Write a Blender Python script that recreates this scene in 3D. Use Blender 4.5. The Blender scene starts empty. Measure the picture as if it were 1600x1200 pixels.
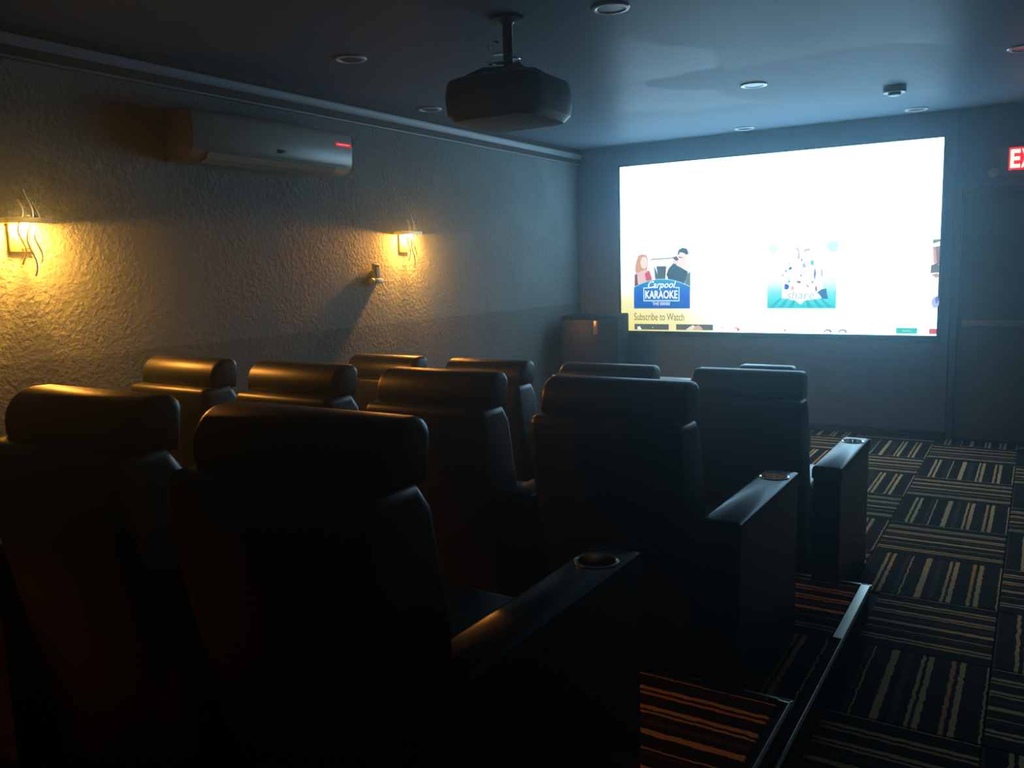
import bpy, bmesh, math, random
from mathutils import Matrix, Vector

# ------------------------------------------------------------------ scale / camera / light / exposure
K = 1.0912                       # survey units -> metres (every builder multiplies by K)
F_PX, YAW, PITCH, ROLL, EYE = 1322.88, 0.5574, 0.1363, -0.0274, 1.4273
WALL_Y, LEFT_X, CEIL_Z = 7.329, -3.7627, 2.507
RIGHT_X, BACK_Y = 0.80, -1.3
SX0, SZ0, SW = -3.3216, 0.8162, 2.66
SH = SW * 9 / 16

sc = bpy.context.scene
col = sc.collection


def cam_axes():
    fwd = Vector((-math.sin(YAW) * math.cos(PITCH), math.cos(YAW) * math.cos(PITCH), -math.sin(PITCH)))
    r = fwd.cross(Vector((0, 0, 1))).normalized()
    u = r.cross(fwd)
    c, s = math.cos(ROLL), math.sin(ROLL)
    return c * r + s * u, -s * r + c * u, fwd


AX_R, AX_U, AX_F = cam_axes()


def at(px, py, axis, val):
    """measure: where a sight line of the survey photo meets a real plane of the room"""
    d = AX_R * ((px - 800) / F_PX) - AX_U * ((py - 600) / F_PX) + AX_F
    o = Vector((0, 0, EYE))
    return o + d * ((val - o[axis]) / d[axis])


cam_d = bpy.data.cameras.new('camera')
cam_d.sensor_width = 36
cam_d.lens = 36 * F_PX / 1600
cam_d.clip_start = 0.02
cam = bpy.data.objects.new('camera', cam_d)
col.objects.link(cam)
m3 = Matrix((AX_R, AX_U, -AX_F)).transposed()
cam.matrix_world = Matrix.Translation(Vector((0, 0, EYE * K))) @ m3.to_4x4()
sc.camera = cam

world = bpy.data.worlds.new('world')
sc.world = world
world.use_nodes = True
world.node_tree.nodes['Background'].inputs[0].default_value = (0.01, 0.02, 0.015, 1)
world.node_tree.nodes['Background'].inputs[1].default_value = 0.1

# room-filling haze added in place of lens glare around the bright screen
GLARE_HAZE_DENSITY, GLARE_HAZE_FORWARD = 0.022, 0.86
_nt = world.node_tree
_hv = _nt.nodes.new('ShaderNodeVolumeScatter')
_hv.inputs['Color'].default_value = (0.60, 0.88, 1.0, 1)
_hv.inputs['Density'].default_value = GLARE_HAZE_DENSITY
_hv.inputs['Anisotropy'].default_value = GLARE_HAZE_FORWARD
_nt.links.new(_hv.outputs[0], _nt.nodes['World Output'].inputs['Volume'])

vs = sc.view_settings
vs.view_transform = 'Standard'
vs.look = 'None'
vs.gamma = 1
vs.use_curve_mapping = False
vs.exposure = 0.0

SCREEN_WHITE = (2.2, 4.2, 5.8)      # radiance of a white picture on the projection screen
LAMP_GLOW = 4000.0                  # radiance of the small sconce bulbs
LAMP_COLOUR = (1.0, 0.38, 0.05)

# ------------------------------------------------------------------ materials
def N(nt, t, **kw):
    n = nt.nodes.new(t)
    for k, v in kw.items():
        if k == 'inp':
            for i, val in v.items():
                n.inputs[i].default_value = val
        else:
            setattr(n, k, v)
    return n


def mat(name, base, rough=0.6, metal=0.0, spec=0.5, bump=None, coat=0.0):
    m = bpy.data.materials.new(name)
    m.use_nodes = True
    nt = m.node_tree
    b = nt.nodes['Principled BSDF']
    b.inputs['Base Color'].default_value = (*base, 1)
    b.inputs['Roughness'].default_value = rough
    b.inputs['Metallic'].default_value = metal
    b.inputs['Specular IOR Level'].default_value = spec
    b.inputs['Coat Weight'].default_value = coat
    if bump:
        scale, strength, dist = bump
        tc = N(nt, 'ShaderNodeTexCoord')
        n = N(nt, 'ShaderNodeTexNoise', inp={'Scale': scale, 'Detail': 4.0})
        bp = N(nt, 'ShaderNodeBump', inp={'Strength': strength, 'Distance': dist})
        nt.links.new(tc.outputs['Object'], n.inputs['Vector'])
        nt.links.new(n.outputs['Fac'], bp.inputs['Height'])
        nt.links.new(bp.outputs['Normal'], b.inputs['Normal'])
    return m


def emis(name, colour, strength=1.0):
    m = bpy.data.materials.new(name)
    m.use_nodes = True
    nt = m.node_tree
    nt.nodes.clear()
    o = N(nt, 'ShaderNodeOutputMaterial')
    e = N(nt, 'ShaderNodeEmission', inp={'Color': (*colour, 1), 'Strength': strength})
    nt.links.new(e.outputs[0], o.inputs[0])
    return m


def stucco(name, base, low=None, split=0.0, lump=0.014, rough=0.75, spec=0.25):
    """trowelled wall texture: smooth skin with raised lumps; optional second paint below a height"""
    m = mat(name, base, rough=rough, spec=spec)
    nt = m.node_tree
    b = nt.nodes['Principled BSDF']
    g = N(nt, 'ShaderNodeNewGeometry')
    n1 = N(nt, 'ShaderNodeTexNoise', inp={'Scale': 36.0, 'Detail': 5.0, 'Roughness': 0.62, 'Distortion': 0.15})
    n2 = N(nt, 'ShaderNodeTexNoise', inp={'Scale': 4.0, 'Detail': 3.0})
    r1 = N(nt, 'ShaderNodeMapRange', inp={'From Min': 0.40, 'From Max': 0.68})
    r2 = N(nt, 'ShaderNodeMapRange', inp={'From Min': 0.35, 'From Max': 0.62, 'To Min': 0.25, 'To Max': 1.0})
    mu = N(nt, 'ShaderNodeMath', operation='MULTIPLY')
    bp = N(nt, 'ShaderNodeBump', inp={'Strength': 1.0, 'Distance': lump})
    for n in (n1, n2):
        nt.links.new(g.outputs['Position'], n.inputs['Vector'])
    nt.links.new(n1.outputs['Fac'], r1.inputs['Value'])
    nt.links.new(n2.outputs['Fac'], r2.inputs['Value'])
    nt.links.new(r1.outputs[0], mu.inputs[0])
    nt.links.new(r2.outputs[0], mu.inputs[1])
    nt.links.new(mu.outputs[0], bp.inputs['Height'])
    nt.links.new(bp.outputs['Normal'], b.inputs['Normal'])
    # faint mottling of the paint
    n3 = N(nt, 'ShaderNodeTexNoise', inp={'Scale': 2.2, 'Detail': 3.0})
    nt.links.new(g.outputs['Position'], n3.inputs['Vector'])
    mr = N(nt, 'ShaderNodeMapRange', inp={'To Min': 0.9, 'To Max': 1.08})
    nt.links.new(n3.outputs['Fac'], mr.inputs['Value'])
    vm = N(nt, 'ShaderNodeVectorMath', operation='SCALE')
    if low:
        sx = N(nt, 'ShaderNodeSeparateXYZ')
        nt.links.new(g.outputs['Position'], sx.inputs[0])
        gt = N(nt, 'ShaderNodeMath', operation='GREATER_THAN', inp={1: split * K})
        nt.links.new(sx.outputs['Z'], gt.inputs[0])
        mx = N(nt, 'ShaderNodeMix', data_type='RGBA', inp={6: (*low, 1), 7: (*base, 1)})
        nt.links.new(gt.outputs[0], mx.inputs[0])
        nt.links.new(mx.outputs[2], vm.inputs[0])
    else:
        vm.inputs[0].default_value = base
    nt.links.new(mr.outputs[0], vm.inputs['Scale'])
    nt.links.new(vm.outputs[0], b.inputs['Base Color'])
    return m


def ceiling_mat():
    """black semi-gloss ceiling paint, rolled in overlapping patches"""
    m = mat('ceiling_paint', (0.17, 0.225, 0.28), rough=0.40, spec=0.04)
    nt = m.node_tree
    b = nt.nodes['Principled BSDF']
    g = N(nt, 'ShaderNodeNewGeometry')
    mp = N(nt, 'ShaderNodeMapping', inp={'Scale': (0.8, 1.0, 1.0)})
    nt.links.new(g.outputs['Position'], mp.inputs['Vector'])
    warp = N(nt, 'ShaderNodeTexNoise', inp={'Scale': 1.6, 'Detail': 5.0, 'Roughness': 0.6})
    nt.links.new(mp.outputs[0], warp.inputs['Vector'])
    add = N(nt, 'ShaderNodeVectorMath', operation='MULTIPLY_ADD', inp={1: (0.9, 0.9, 0.0)})
    nt.links.new(warp.outputs['Color'], add.inputs[0])
    nt.links.new(mp.outputs[0], add.inputs[2])
    vor = N(nt, 'ShaderNodeTexVoronoi', inp={'Scale': 1.25, 'Randomness': 1.0})
    nt.links.new(add.outputs[0], vor.inputs['Vector'])
    sep = N(nt, 'ShaderNodeSeparateColor')
    nt.links.new(vor.outputs['Color'], sep.inputs[0])
    fine = N(nt, 'ShaderNodeTexNoise', inp={'Scale': 9.0, 'Detail': 4.0})
    nt.links.new(mp.outputs[0], fine.inputs['Vector'])
    rr = N(nt, 'ShaderNodeMapRange', inp={'To Min': 0.40, 'To Max': 0.52})
    nt.links.new(sep.outputs[0], rr.inputs['Value'])
    nt.links.new(rr.outputs[0], b.inputs['Roughness'])
    h = N(nt, 'ShaderNodeMath', operation='MULTIPLY_ADD', inp={1: 0.35})
    nt.links.new(fine.outputs['Fac'], h.inputs[0])
    nt.links.new(sep.outputs[1], h.inputs[2])
    bp = N(nt, 'ShaderNodeBump', inp={'Strength': 0.5, 'Distance': 0.006})
    nt.links.new(h.outputs[0], bp.inputs['Height'])
    nt.links.new(bp.outputs['Normal'], b.inputs['Normal'])
    return m


def carpet_mat():
    """tufted stripes that run along the tile's own Y axis"""
    m = mat('carpet_stripes', (0.02, 0.016, 0.01), rough=0.95, spec=0.1)
    nt = m.node_tree
    b = nt.nodes['Principled BSDF']
    tc = N(nt, 'ShaderNodeTexCoord')
    oi = N(nt, 'ShaderNodeObjectInfo')
    sx = N(nt, 'ShaderNodeSeparateXYZ')
    nt.links.new(tc.outputs['Object'], sx.inputs[0])
    wob = N(nt, 'ShaderNodeTexNoise', inp={'Scale': 26.0, 'Detail': 3.0})
    off = N(nt, 'ShaderNodeVectorMath', operation='MULTIPLY_ADD', inp={1: (31.0, 17.0, 5.0)})
    nt.links.new(oi.outputs['Location'], off.inputs[0])
    nt.links.new(tc.outputs['Object'], off.inputs[2])
    nt.links.new(off.outputs[0], wob.inputs['Vector'])
    u = N(nt, 'ShaderNodeMapRange', clamp=False, inp={'From Min': -0.277 * K, 'From Max': 0.277 * K})
    nt.links.new(sx.outputs['X'], u.inputs['Value'])
    ma = N(nt, 'ShaderNodeMath', operation='MULTIPLY_ADD', inp={1: 0.030, 2: -0.015})
    nt.links.new(wob.outputs['Fac'], ma.inputs[0])
    ad = N(nt, 'ShaderNodeMath', operation='ADD')
    nt.links.new(u.outputs[0], ad.inputs[0])
    nt.links.new(ma.outputs[0], ad.inputs[1])
    ramp = N(nt, 'ShaderNodeValToRGB')
    ramp.color_ramp.interpolation = 'CONSTANT'
    dark, mid, tan, red = (0.022, 0.014, 0.008, 1), (0.07, 0.05, 0.03, 1), (0.72, 0.44, 0.19, 1), (0.76, 0.34, 0.13, 1)
    stops = [(0.0, mid), (0.012, dark), (0.12, tan), (0.142, dark), (0.165, tan), (0.192, dark), (0.275, mid), (0.30, dark),
             (0.318, tan), (0.33, dark), (0.43, tan), (0.475, dark), (0.52, mid), (0.56, dark), (0.612, tan), (0.632, dark),
             (0.652, tan), (0.682, dark), (0.782, red), (0.808, dark), (0.832, tan), (0.862, dark), (0.978, tan), (0.99, dark)]
    el = ramp.color_ramp.elements
    el[0].position, el[0].color = stops[0]
    el[1].position, el[1].color = stops[-1]
    for p, c in stops[1:-1]:
        e = el.new(p)
        e.color = c
    nt.links.new(ad.outputs[0], ramp.inputs[0])
    pile = N(nt, 'ShaderNodeTexNoise', inp={'Scale': 160.0, 'Detail': 2.0})
    nt.links.new(tc.outputs['Object'], pile.inputs['Vector'])
    pr = N(nt, 'ShaderNodeMapRange', inp={'To Min': 0.6, 'To Max': 1.35})
    nt.links.new(pile.outputs['Fac'], pr.inputs['Value'])
    vm = N(nt, 'ShaderNodeVectorMath', operation='SCALE')
    nt.links.new(ramp.outputs['Color'], vm.inputs[0])
    nt.links.new(pr.outputs[0], vm.inputs['Scale'])
    nt.links.new(vm.outputs[0], b.inputs['Base Color'])
    bp = N(nt, 'ShaderNodeBump', inp={'Strength': 0.6, 'Distance': 0.004})
    nt.links.new(pile.outputs['Fac'], bp.inputs['Height'])
    nt.links.new(bp.outputs['Normal'], b.inputs['Normal'])
    return m


def screen_mat():
    """the projected page: blown-out white with a yellow corner at the lower left"""
    m = emis('projected_page', SCREEN_WHITE)
    nt = m.node_tree
    e = [n for n in nt.nodes if n.type == 'EMISSION'][0]
    tc = N(nt, 'ShaderNodeTexCoord')
    sx = N(nt, 'ShaderNodeSeparateXYZ')
    nt.links.new(tc.outputs['Object'], sx.inputs[0])
    # distance from the lower left corner (object origin), flattened along the bottom edge
    a = N(nt, 'ShaderNodeMath', operation='MULTIPLY', inp={1: 0.42})
    nt.links.new(sx.outputs['X'], a.inputs[0])
    bsq = N(nt, 'ShaderNodeMath', operation='POWER', inp={1: 2.0})
    nt.links.new(a.outputs[0], bsq.inputs[0])
    zsq = N(nt, 'ShaderNodeMath', operation='POWER', inp={1: 2.0})
    nt.links.new(sx.outputs['Z'], zsq.inputs[0])
    s = N(nt, 'ShaderNodeMath', operation='ADD')
    nt.links.new(bsq.outputs[0], s.inputs[0])
    nt.links.new(zsq.outputs[0], s.inputs[1])
    q = N(nt, 'ShaderNodeMath', operation='SQRT')
    nt.links.new(s.outputs[0], q.inputs[0])
    r = N(nt, 'ShaderNodeValToRGB')
    el = r.color_ramp.elements
    el[0].position, el[0].color = 0.05, (0.98 / 8, 0.90 / 8, 0.28 / 8, 1)
    el[1].position, el[1].color = 0.75, tuple(c / 8 for c in SCREEN_WHITE) + (1,)
    k = el.new(0.30)
    k.color = (1.05 / 8, 1.02 / 8, 0.55 / 8, 1)
    k = el.new(0.5)
    k.color = (1.5 / 8, 2.0 / 8, 1.5 / 8, 1)
    nt.links.new(q.outputs[0], r.inputs[0])
    nt.links.new(r.outputs['Color'], e.inputs['Color'])
    e.inputs['Strength'].default_value = 8.0
    return m


M = dict(
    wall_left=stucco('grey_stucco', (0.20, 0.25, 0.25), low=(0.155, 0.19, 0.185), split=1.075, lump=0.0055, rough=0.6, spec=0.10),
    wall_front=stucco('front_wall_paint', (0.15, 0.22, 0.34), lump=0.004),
    wall_dark=stucco('side_wall_paint', (0.08, 0.085, 0.08)),
    frieze=mat('dark_frieze_paint', (0.03, 0.035, 0.035), 0.6),
    trim=mat('pale_trim_paint', (0.22, 0.25, 0.28), 0.45),
    ceiling=ceiling_mat(),
    carpet=carpet_mat(),
    underlay=mat('dark_subfloor', (0.01, 0.01, 0.008), 0.9),
    riser=mat('dark_riser_carpet', (0.012, 0.011, 0.009), 0.95, bump=(180, 0.5, 0.003)),
    nosing=mat('brushed_aluminium', (0.50, 0.50, 0.44), 0.38, 1.0, bump=(60, 0.1, 0.001)),
    leather=mat('black_leather', (0.005, 0.009, 0.007), 0.30, 0, 0.22, bump=(140, 0.12, 0.0015)),
    back_leather=mat('sheen_black_leather', (0.010, 0.013, 0.011), 0.42, 0, 0.7, bump=(140, 0.10, 0.0015)),  # specular and base raised over black_leather to lift lamp highlights on the backs
    plastic=mat('black_plastic', (0.004, 0.005, 0.005), 0.4, 0, 0.3),
    matte_black=mat('matte_black_cloth', (0.008, 0.010, 0.010), 0.85, spec=0.2, bump=(300, 0.3, 0.001)),
    steel=mat('polished_steel', (0.72, 0.72, 0.70), 0.16, 1.0),
    brass=mat('aged_brass_rod', (0.80, 0.70, 0.52), 0.3, 1.0),
    iron=mat('bronze_plate', (0.42, 0.28, 0.12), 0.45, 0.6),
    shelf=mat('ivory_enamel', (0.78, 0.74, 0.66), 0.25),
    white=mat('white_plastic', (0.32, 0.36, 0.33), 0.32),
    grey=mat('grey_plastic', (0.20, 0.21, 0.20), 0.4),
    can=mat('downlight_can', (0.05, 0.055, 0.055), 0.35),
    ring=mat('white_ring', (0.85, 0.86, 0.85), 0.22),
    lens=mat('lens_glass', (0.02, 0.02, 0.03), 0.05, 0, 0.8, coat=1.0),
    door=mat('dark_door_paint', (0.10, 0.11, 0.10), 0.55, bump=(20, 0.1, 0.002)),
    bar=mat('dull_push_bar', (0.36, 0.36, 0.32), 0.5, 0.4),
    gold=mat('gold_badge', (0.55, 0.57, 0.55), 0.3, 0.8),
)


# ------------------------------------------------------------------ mesh helpers
def new_bm():
    return bmesh.new()


def box(bm, x0, x1, y0, y1, z0, z1, r=0.0, seg=2):
    t = bmesh.new()
    bmesh.ops.create_cube(t, size=1)
    for v in t.verts:
        v.co = Vector(((x0 + x1) / 2 + v.co.x * (x1 - x0), (y0 + y1) / 2 + v.co.y * (y1 - y0), (z0 + z1) / 2 + v.co.z * (z1 - z0)))
    if r:
        bmesh.ops.bevel(t, geom=t.edges[:], offset=r, segments=seg, profile=0.5, affect='EDGES')
    merge(bm, t)
    return bm


def merge(bm, t, mtx=None):
    if mtx is not None:
        bmesh.ops.transform(t, matrix=mtx, verts=t.verts[:])
    me = bpy.data.meshes.new('tmp')
    t.to_mesh(me)
    t.free()
    bm.from_mesh(me)
    bpy.data.meshes.remove(me)


def prism(bm, profile, a0, a1, axis='x', r=0.0, seg=2):
    """profile points swept straight along an axis; the end rims rounded by r"""
    t = bmesh.new()

    def P(p, a):
        if axis == 'x':
            return (a, p[0], p[1])
        if axis == 'y':
            return (p[0], a, p[1])
        return (p[0], p[1], a)
    A = [t.verts.new(P(p, a0)) for p in profile]
    B = [t.verts.new(P(p, a1)) for p in profile]
    n = len(profile)
    fa = t.faces.new(A)
    fb = t.faces.new(B[::-1])
    for i in range(n):
        t.faces.new((A[i], B[i], B[(i + 1) % n], A[(i + 1) % n]))
    bmesh.ops.recalc_face_normals(t, faces=t.faces[:])
    if r:
        bmesh.ops.bevel(t, geom=list(set(fa.edges) | set(fb.edges)), offset=r, segments=seg, profile=0.5, affect='EDGES')
    merge(bm, t)
    return bm


def lathe(bm, pts, c, axis='z', n=24):
    """pts = (radius, height) revolved about an axis through c"""
    t = bmesh.new()
    rings = []
    for (rad, h) in pts:
        ring = []
        for i in range(n):
            a = 2 * math.pi * i / n
            x, y = rad * math.cos(a), rad * math.sin(a)
            p = (x, y, h) if axis == 'z' else ((x, h, y) if axis == 'y' else (h, x, y))
            ring.append(t.verts.new(Vector(p) + Vector(c)))
        rings.append(ring)
    for a, b in zip(rings, rings[1:]):
        for i in range(n):
            t.faces.new((a[i], a[(i + 1) % n], b[(i + 1) % n], b[i]))
    for ring in (rings[0], rings[-1]):
        if (ring[0].co - ring[n // 2].co).length > 1e-6:
            t.faces.new(ring)
    bmesh.ops.remove_doubles(t, verts=t.verts[:], dist=1e-7)
    bmesh.ops.recalc_face_normals(t, faces=t.faces[:])
    merge(bm, t)
    return bm


def tube(bm, path, rad, n=8):
    t = bmesh.new()
    rings = []
    for i, p in enumerate(path):
        p = Vector(p)
        d = (Vector(path[min(i + 1, len(path) - 1)]) - Vector(path[max(i - 1, 0)])).normalized()
        a = d.orthogonal().normalized() if i == 0 else (a_prev - d * a_prev.dot(d)).normalized()
        a_prev = a
        b = d.cross(a)
        rr = rad[i] if isinstance(rad, (list, tuple)) else rad
        rings.append([t.verts.new(p + (a * math.cos(2 * math.pi * k / n) + b * math.sin(2 * math.pi * k / n)) * rr) for k in range(n)])
    for A, B in zip(rings, rings[1:]):
        for i in range(n):
            t.faces.new((A[i], A[(i + 1) % n], B[(i + 1) % n], B[i]))
    t.faces.new(rings[0])
    t.faces.new(rings[-1])
    bmesh.ops.recalc_face_normals(t, faces=t.faces[:])
    merge(bm, t)
    return bm


def poly(bm, pts):
    bm.faces.new([bm.verts.new(p) for p in pts])
    return bm


def obj(name, bm, material, parent=None, origin=(0, 0, 0), sharp=40, kind=None):
    """link ONE mesh object; survey units -> metres; coordinates are relative to origin"""
    me = bpy.data.meshes.new(name)
    for v in bm.verts:
        v.co = (v.co - Vector(origin)) * K
    bm.to_mesh(me)
    bm.free()
    if sharp:
        me.polygons.foreach_set('use_smooth', [True] * len(me.polygons))
        me.set_sharp_from_angle(angle=math.radians(sharp))
    me.materials.append(material)
    o = bpy.data.objects.new(name, me)
    col.objects.link(o)
    o.location = Vector(origin) * K
    if parent is not None:
        o.parent = parent
        o.location = (Vector(origin) * K) - parent_world(parent)
    if kind:
        o['kind'] = kind
    return o


def parent_world(p):
    v = Vector(p.location)
    while p.parent is not None:
        p = p.parent
        v += Vector(p.location)
    return v


def thing(name, label, cat, loc, group=None):
    o = bpy.data.objects.new(name, None)
    o.empty_display_size = 0.1
    col.objects.link(o)
    o.location = Vector(loc) * K
    tag(o, label, cat, group)
    return o


def tag(o, label, cat, group=None):
    o['label'] = label
    o['category'] = cat
    if group:
        o['group'] = group
    return o


def clone(o, parent=None):
    c = o.copy()
    col.objects.link(c)
    if parent is not None:
        c.parent = parent
    for ch in list(o.children):
        clone(ch, c)
    return c


def text_bm(s, size, shear=0.0, bold=0.0):
    """flat lettering, in the XZ plane, starting at the origin (survey units)"""
    cu = bpy.data.curves.new('lettering', 'FONT')
    cu.body = s
    cu.size = size
    cu.shear = shear
    cu.offset = bold
    cu.resolution_u = 3
    o = bpy.data.objects.new('lettering', cu)
    col.objects.link(o)
    me = o.to_mesh()
    t = bmesh.new()
    t.from_mesh(me)
    o.to_mesh_clear()
    bpy.data.objects.remove(o)
    bpy.data.curves.remove(cu)
    for v in t.verts:
        v.co = Vector((v.co.x, 0, v.co.y))
    return t


def fit_text(s, x0, x1, z0, z1, y, shear=0.0, bold=0.0):
    """lettering stretched to fill a rectangle on a plane y = const"""
    t = text_bm(s, 1.0, shear, bold)
    xs = [v.co.x for v in t.verts]
    zs = [v.co.z for v in t.verts]
    ax, az = (x1 - x0) / (max(xs) - min(xs)), (z1 - z0) / (max(zs) - min(zs))
    mx, mz = min(xs), min(zs)
    for v in t.verts:
        v.co = Vector((x0 + (v.co.x - mx) * ax, y, z0 + (v.co.z - mz) * az))
    bmesh.ops.recalc_face_normals(t, faces=t.faces[:])
    for f in t.faces:
        if f.normal.y > 0:
            f.normal_flip()
    return t


# ------------------------------------------------------------------ the room
T = 0.12
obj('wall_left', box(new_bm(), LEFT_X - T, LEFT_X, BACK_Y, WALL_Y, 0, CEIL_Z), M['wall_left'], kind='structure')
obj('wall_right', box(new_bm(), RIGHT_X, RIGHT_X + T, BACK_Y, WALL_Y, 0, CEIL_Z), M['wall_dark'], kind='structure')
obj('wall_back', box(new_bm(), LEFT_X - T, RIGHT_X + T, BACK_Y - T, BACK_Y, 0, CEIL_Z), M['wall_dark'], kind='structure')
# front wall: the screen bay stands a little proud of the part with the exit door
DOOR_X0, DOOR_X1, DOOR_Z = -0.535, 0.36, 1.90
bm = new_bm()
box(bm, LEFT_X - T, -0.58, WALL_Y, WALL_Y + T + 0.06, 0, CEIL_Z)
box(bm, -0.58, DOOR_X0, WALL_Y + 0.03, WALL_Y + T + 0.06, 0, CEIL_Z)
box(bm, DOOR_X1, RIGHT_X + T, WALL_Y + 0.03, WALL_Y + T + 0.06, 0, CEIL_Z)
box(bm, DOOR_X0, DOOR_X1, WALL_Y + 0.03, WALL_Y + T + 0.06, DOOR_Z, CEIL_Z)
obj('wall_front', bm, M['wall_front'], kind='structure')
bm = new_bm()
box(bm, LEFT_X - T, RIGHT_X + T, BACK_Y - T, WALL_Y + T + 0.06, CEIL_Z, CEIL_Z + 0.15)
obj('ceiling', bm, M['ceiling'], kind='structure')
floor = obj('floor', box(new_bm(), LEFT_X - T, RIGHT_X + T, BACK_Y - T, WALL_Y + T + 0.06, -0.15, -0.009), M['underlay'], kind='structure')
obj('baseboard_front', box(new_bm(), LEFT_X, -0.58, WALL_Y - 0.012, WALL_Y, 0, 0.055, 0.003), M['frieze'], kind='structure')

# cornice along the top of the left wall: dark frieze, pale band, dark groove, thin bead
obj('trim_1', box(new_bm(), LEFT_X, LEFT_X + 0.02, BACK_Y, WALL_Y, 2.374, CEIL_Z), M['frieze'], kind='structure')
obj('trim_2', prism(new_bm(), [(LEFT_X + 0.02, 2.418), (LEFT_X + 0.035, 2.413), (LEFT_X + 0.055, 2.440), (LEFT_X + 0.055, 2.456), (LEFT_X + 0.02, 2.460)],
                    BACK_Y, WALL_Y - 0.02, 'y'), M['trim'], kind='structure')
obj('trim_3', box(new_bm(), LEFT_X, LEFT_X + 0.028, BACK_Y, WALL_Y, 2.362, 2.374, 0.003), M['trim'], kind='structure')

# door in the front wall
door = obj('door_1', box(new_bm(), DOOR_X0 + 0.012, DOOR_X1 - 0.012, WALL_Y + 0.05, WALL_Y + 0.09, 0.006, DOOR_Z - 0.012, 0.002), M['door'], kind='structure')
bm = new_bm()
box(bm, DOOR_X0 - 0.035, DOOR_X0 + 0.01, WALL_Y + 0.012, WALL_Y + 0.06, 0, DOOR_Z + 0.03, 0.004)
box(bm, DOOR_X1 - 0.01, DOOR_X1 + 0.035, WALL_Y + 0.012, WALL_Y + 0.06, 0, DOOR_Z + 0.03, 0.004)
box(bm, DOOR_X0 + 0.01, DOOR_X1 - 0.01, WALL_Y + 0.012, WALL_Y + 0.06, DOOR_Z - 0.01, DOOR_Z + 0.03, 0.004)
obj('door_frame', bm, M['door'], door)
bm = new_bm()
box(bm, -0.483, 0.24, WALL_Y - 0.035, WALL_Y - 0.005, 0.895, 0.94, 0.006)
pb = obj('push_bar', bm, M['bar'], door)
bm = new_bm()
box(bm, -0.49, -0.42, WALL_Y - 0.012, WALL_Y + 0.052, 0.885, 0.95, 0.006)
box(bm, 0.20, 0.27, WALL_Y - 0.012, WALL_Y + 0.052, 0.885, 0.95, 0.006)
obj('mounting_bracket', bm, M['grey'], pb)

# ------------------------------------------------------------------ stepped platforms and carpet tiles
P_X = -0.52                      # right edge of the stepped platforms
P1_Y, P2_Y = 3.53, 2.27         # front edges of the two steps
P1_Z, P2_Z = 0.118, 0.215
plat1 = obj('floor_step', box(new_bm(), LEFT_X, P_X - 0.004, BACK_Y, P1_Y - 0.004, -0.009, P1_Z - 0.009), M['riser'], kind='structure')
plat2 = obj('floor_step', box(new_bm(), LEFT_X, P_X - 0.012, BACK_Y, P2_Y - 0.012, P1_Z - 0.009, P2_Z - 0.009), M['riser'], kind='structure')
tile_pitch, half = 0.555, 0.2755
bm = box(new_bm(), -half, half, -half, half, -0.0085, 0.0, 0.0035, 1)
tile0 = None


def add_tile(cx, cy, z, turned, parent, x0=-9, x1=9, y0=-9, y1=9):
    """one carpet tile; cut pieces along an edge get a mesh of their own"""
    global tile0, bm
    ax, bx = max(cx - half, x0), min(cx + half, x1)
    ay, by = max(cy - half, y0), min(cy + half, y1)
    if bx - ax < 0.03 or by - ay < 0.03:
        return
    full = bx - ax > 2 * half - 1e-4 and by - ay > 2 * half - 1e-4
    if full and tile0 is not None:
        o = tile0.copy()
        col.objects.link(o)
        o.parent = parent
    elif full:
        o = obj('carpet_tile', bm, M['carpet'], None, (0, 0, 0), sharp=None)
        o.parent = parent
        tile0 = o
    else:
        b = new_bm()
        if turned:
            box(b, -(by - cy), -(ay - cy), ax - cx, bx - cx, -0.0085, 0, 0.0035, 1)
            for v in b.verts:
                v.co = Vector((-v.co.x, v.co.y, v.co.z))
            for v in b.verts:
                v.co = Vector((v.co.x, -v.co.y, v.co.z))
        else:
            box(b, ax - cx, bx - cx, ay - cy, by - cy, -0.0085, 0, 0.0035, 1)
        o = obj('carpet_tile', b, M['carpet'], None, (0, 0, 0), sharp=None)
        o.parent = parent
    o.rotation_euler.z = math.pi / 2 if turned else 0
    o.location = Vector((cx, cy, z)) * K - Vector(parent.location)


C0, R0 = -0.632, 6.565          # a column joint and a row joint of the tile grid
for i in range(-6, 3):
    for j in range(-15, 2):
        cx, cy = C0 + (i + 0.5) * tile_pitch, R0 + (j + 0.5) * tile_pitch
        turned = (i + j) % 2 == 0
        if cx + half > P_X + 0.03:       # aisle and the whole front
            add_tile(cx, cy, 0, turned, floor, P_X if cy - half < P1_Y - 0.03 else LEFT_X, RIGHT_X, BACK_Y, WALL_Y)
        else:
            add_tile(cx, cy, 0, turned, floor, LEFT_X, RIGHT_X, P1_Y, WALL_Y)
for (zz, py, lo, par) in ((P1_Z, P1_Y, P2_Y, plat1), (P2_Z, P2_Y, 0.4, plat2)):
    y = py - 0.05
    for k in range(5):
        for r in range(4):
            cy = py - 0.036 - (r + 0.5) * tile_pitch
            add_tile(P_X - 0.036 - (k + 0.5) * tile_pitch, cy, zz, (k + r) % 2 == 0, par, LEFT_X, 9, lo, 9)


def strip_profile(x, z, w, l):
    return [(x - w, z + 0.003), (x - 0.002, z + 0.003), (x + 0.004, z - 0.002), (x + 0.004, z - l), (x, z - l), (x, z - 0.002), (x - w, z - 0.001)]


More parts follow.
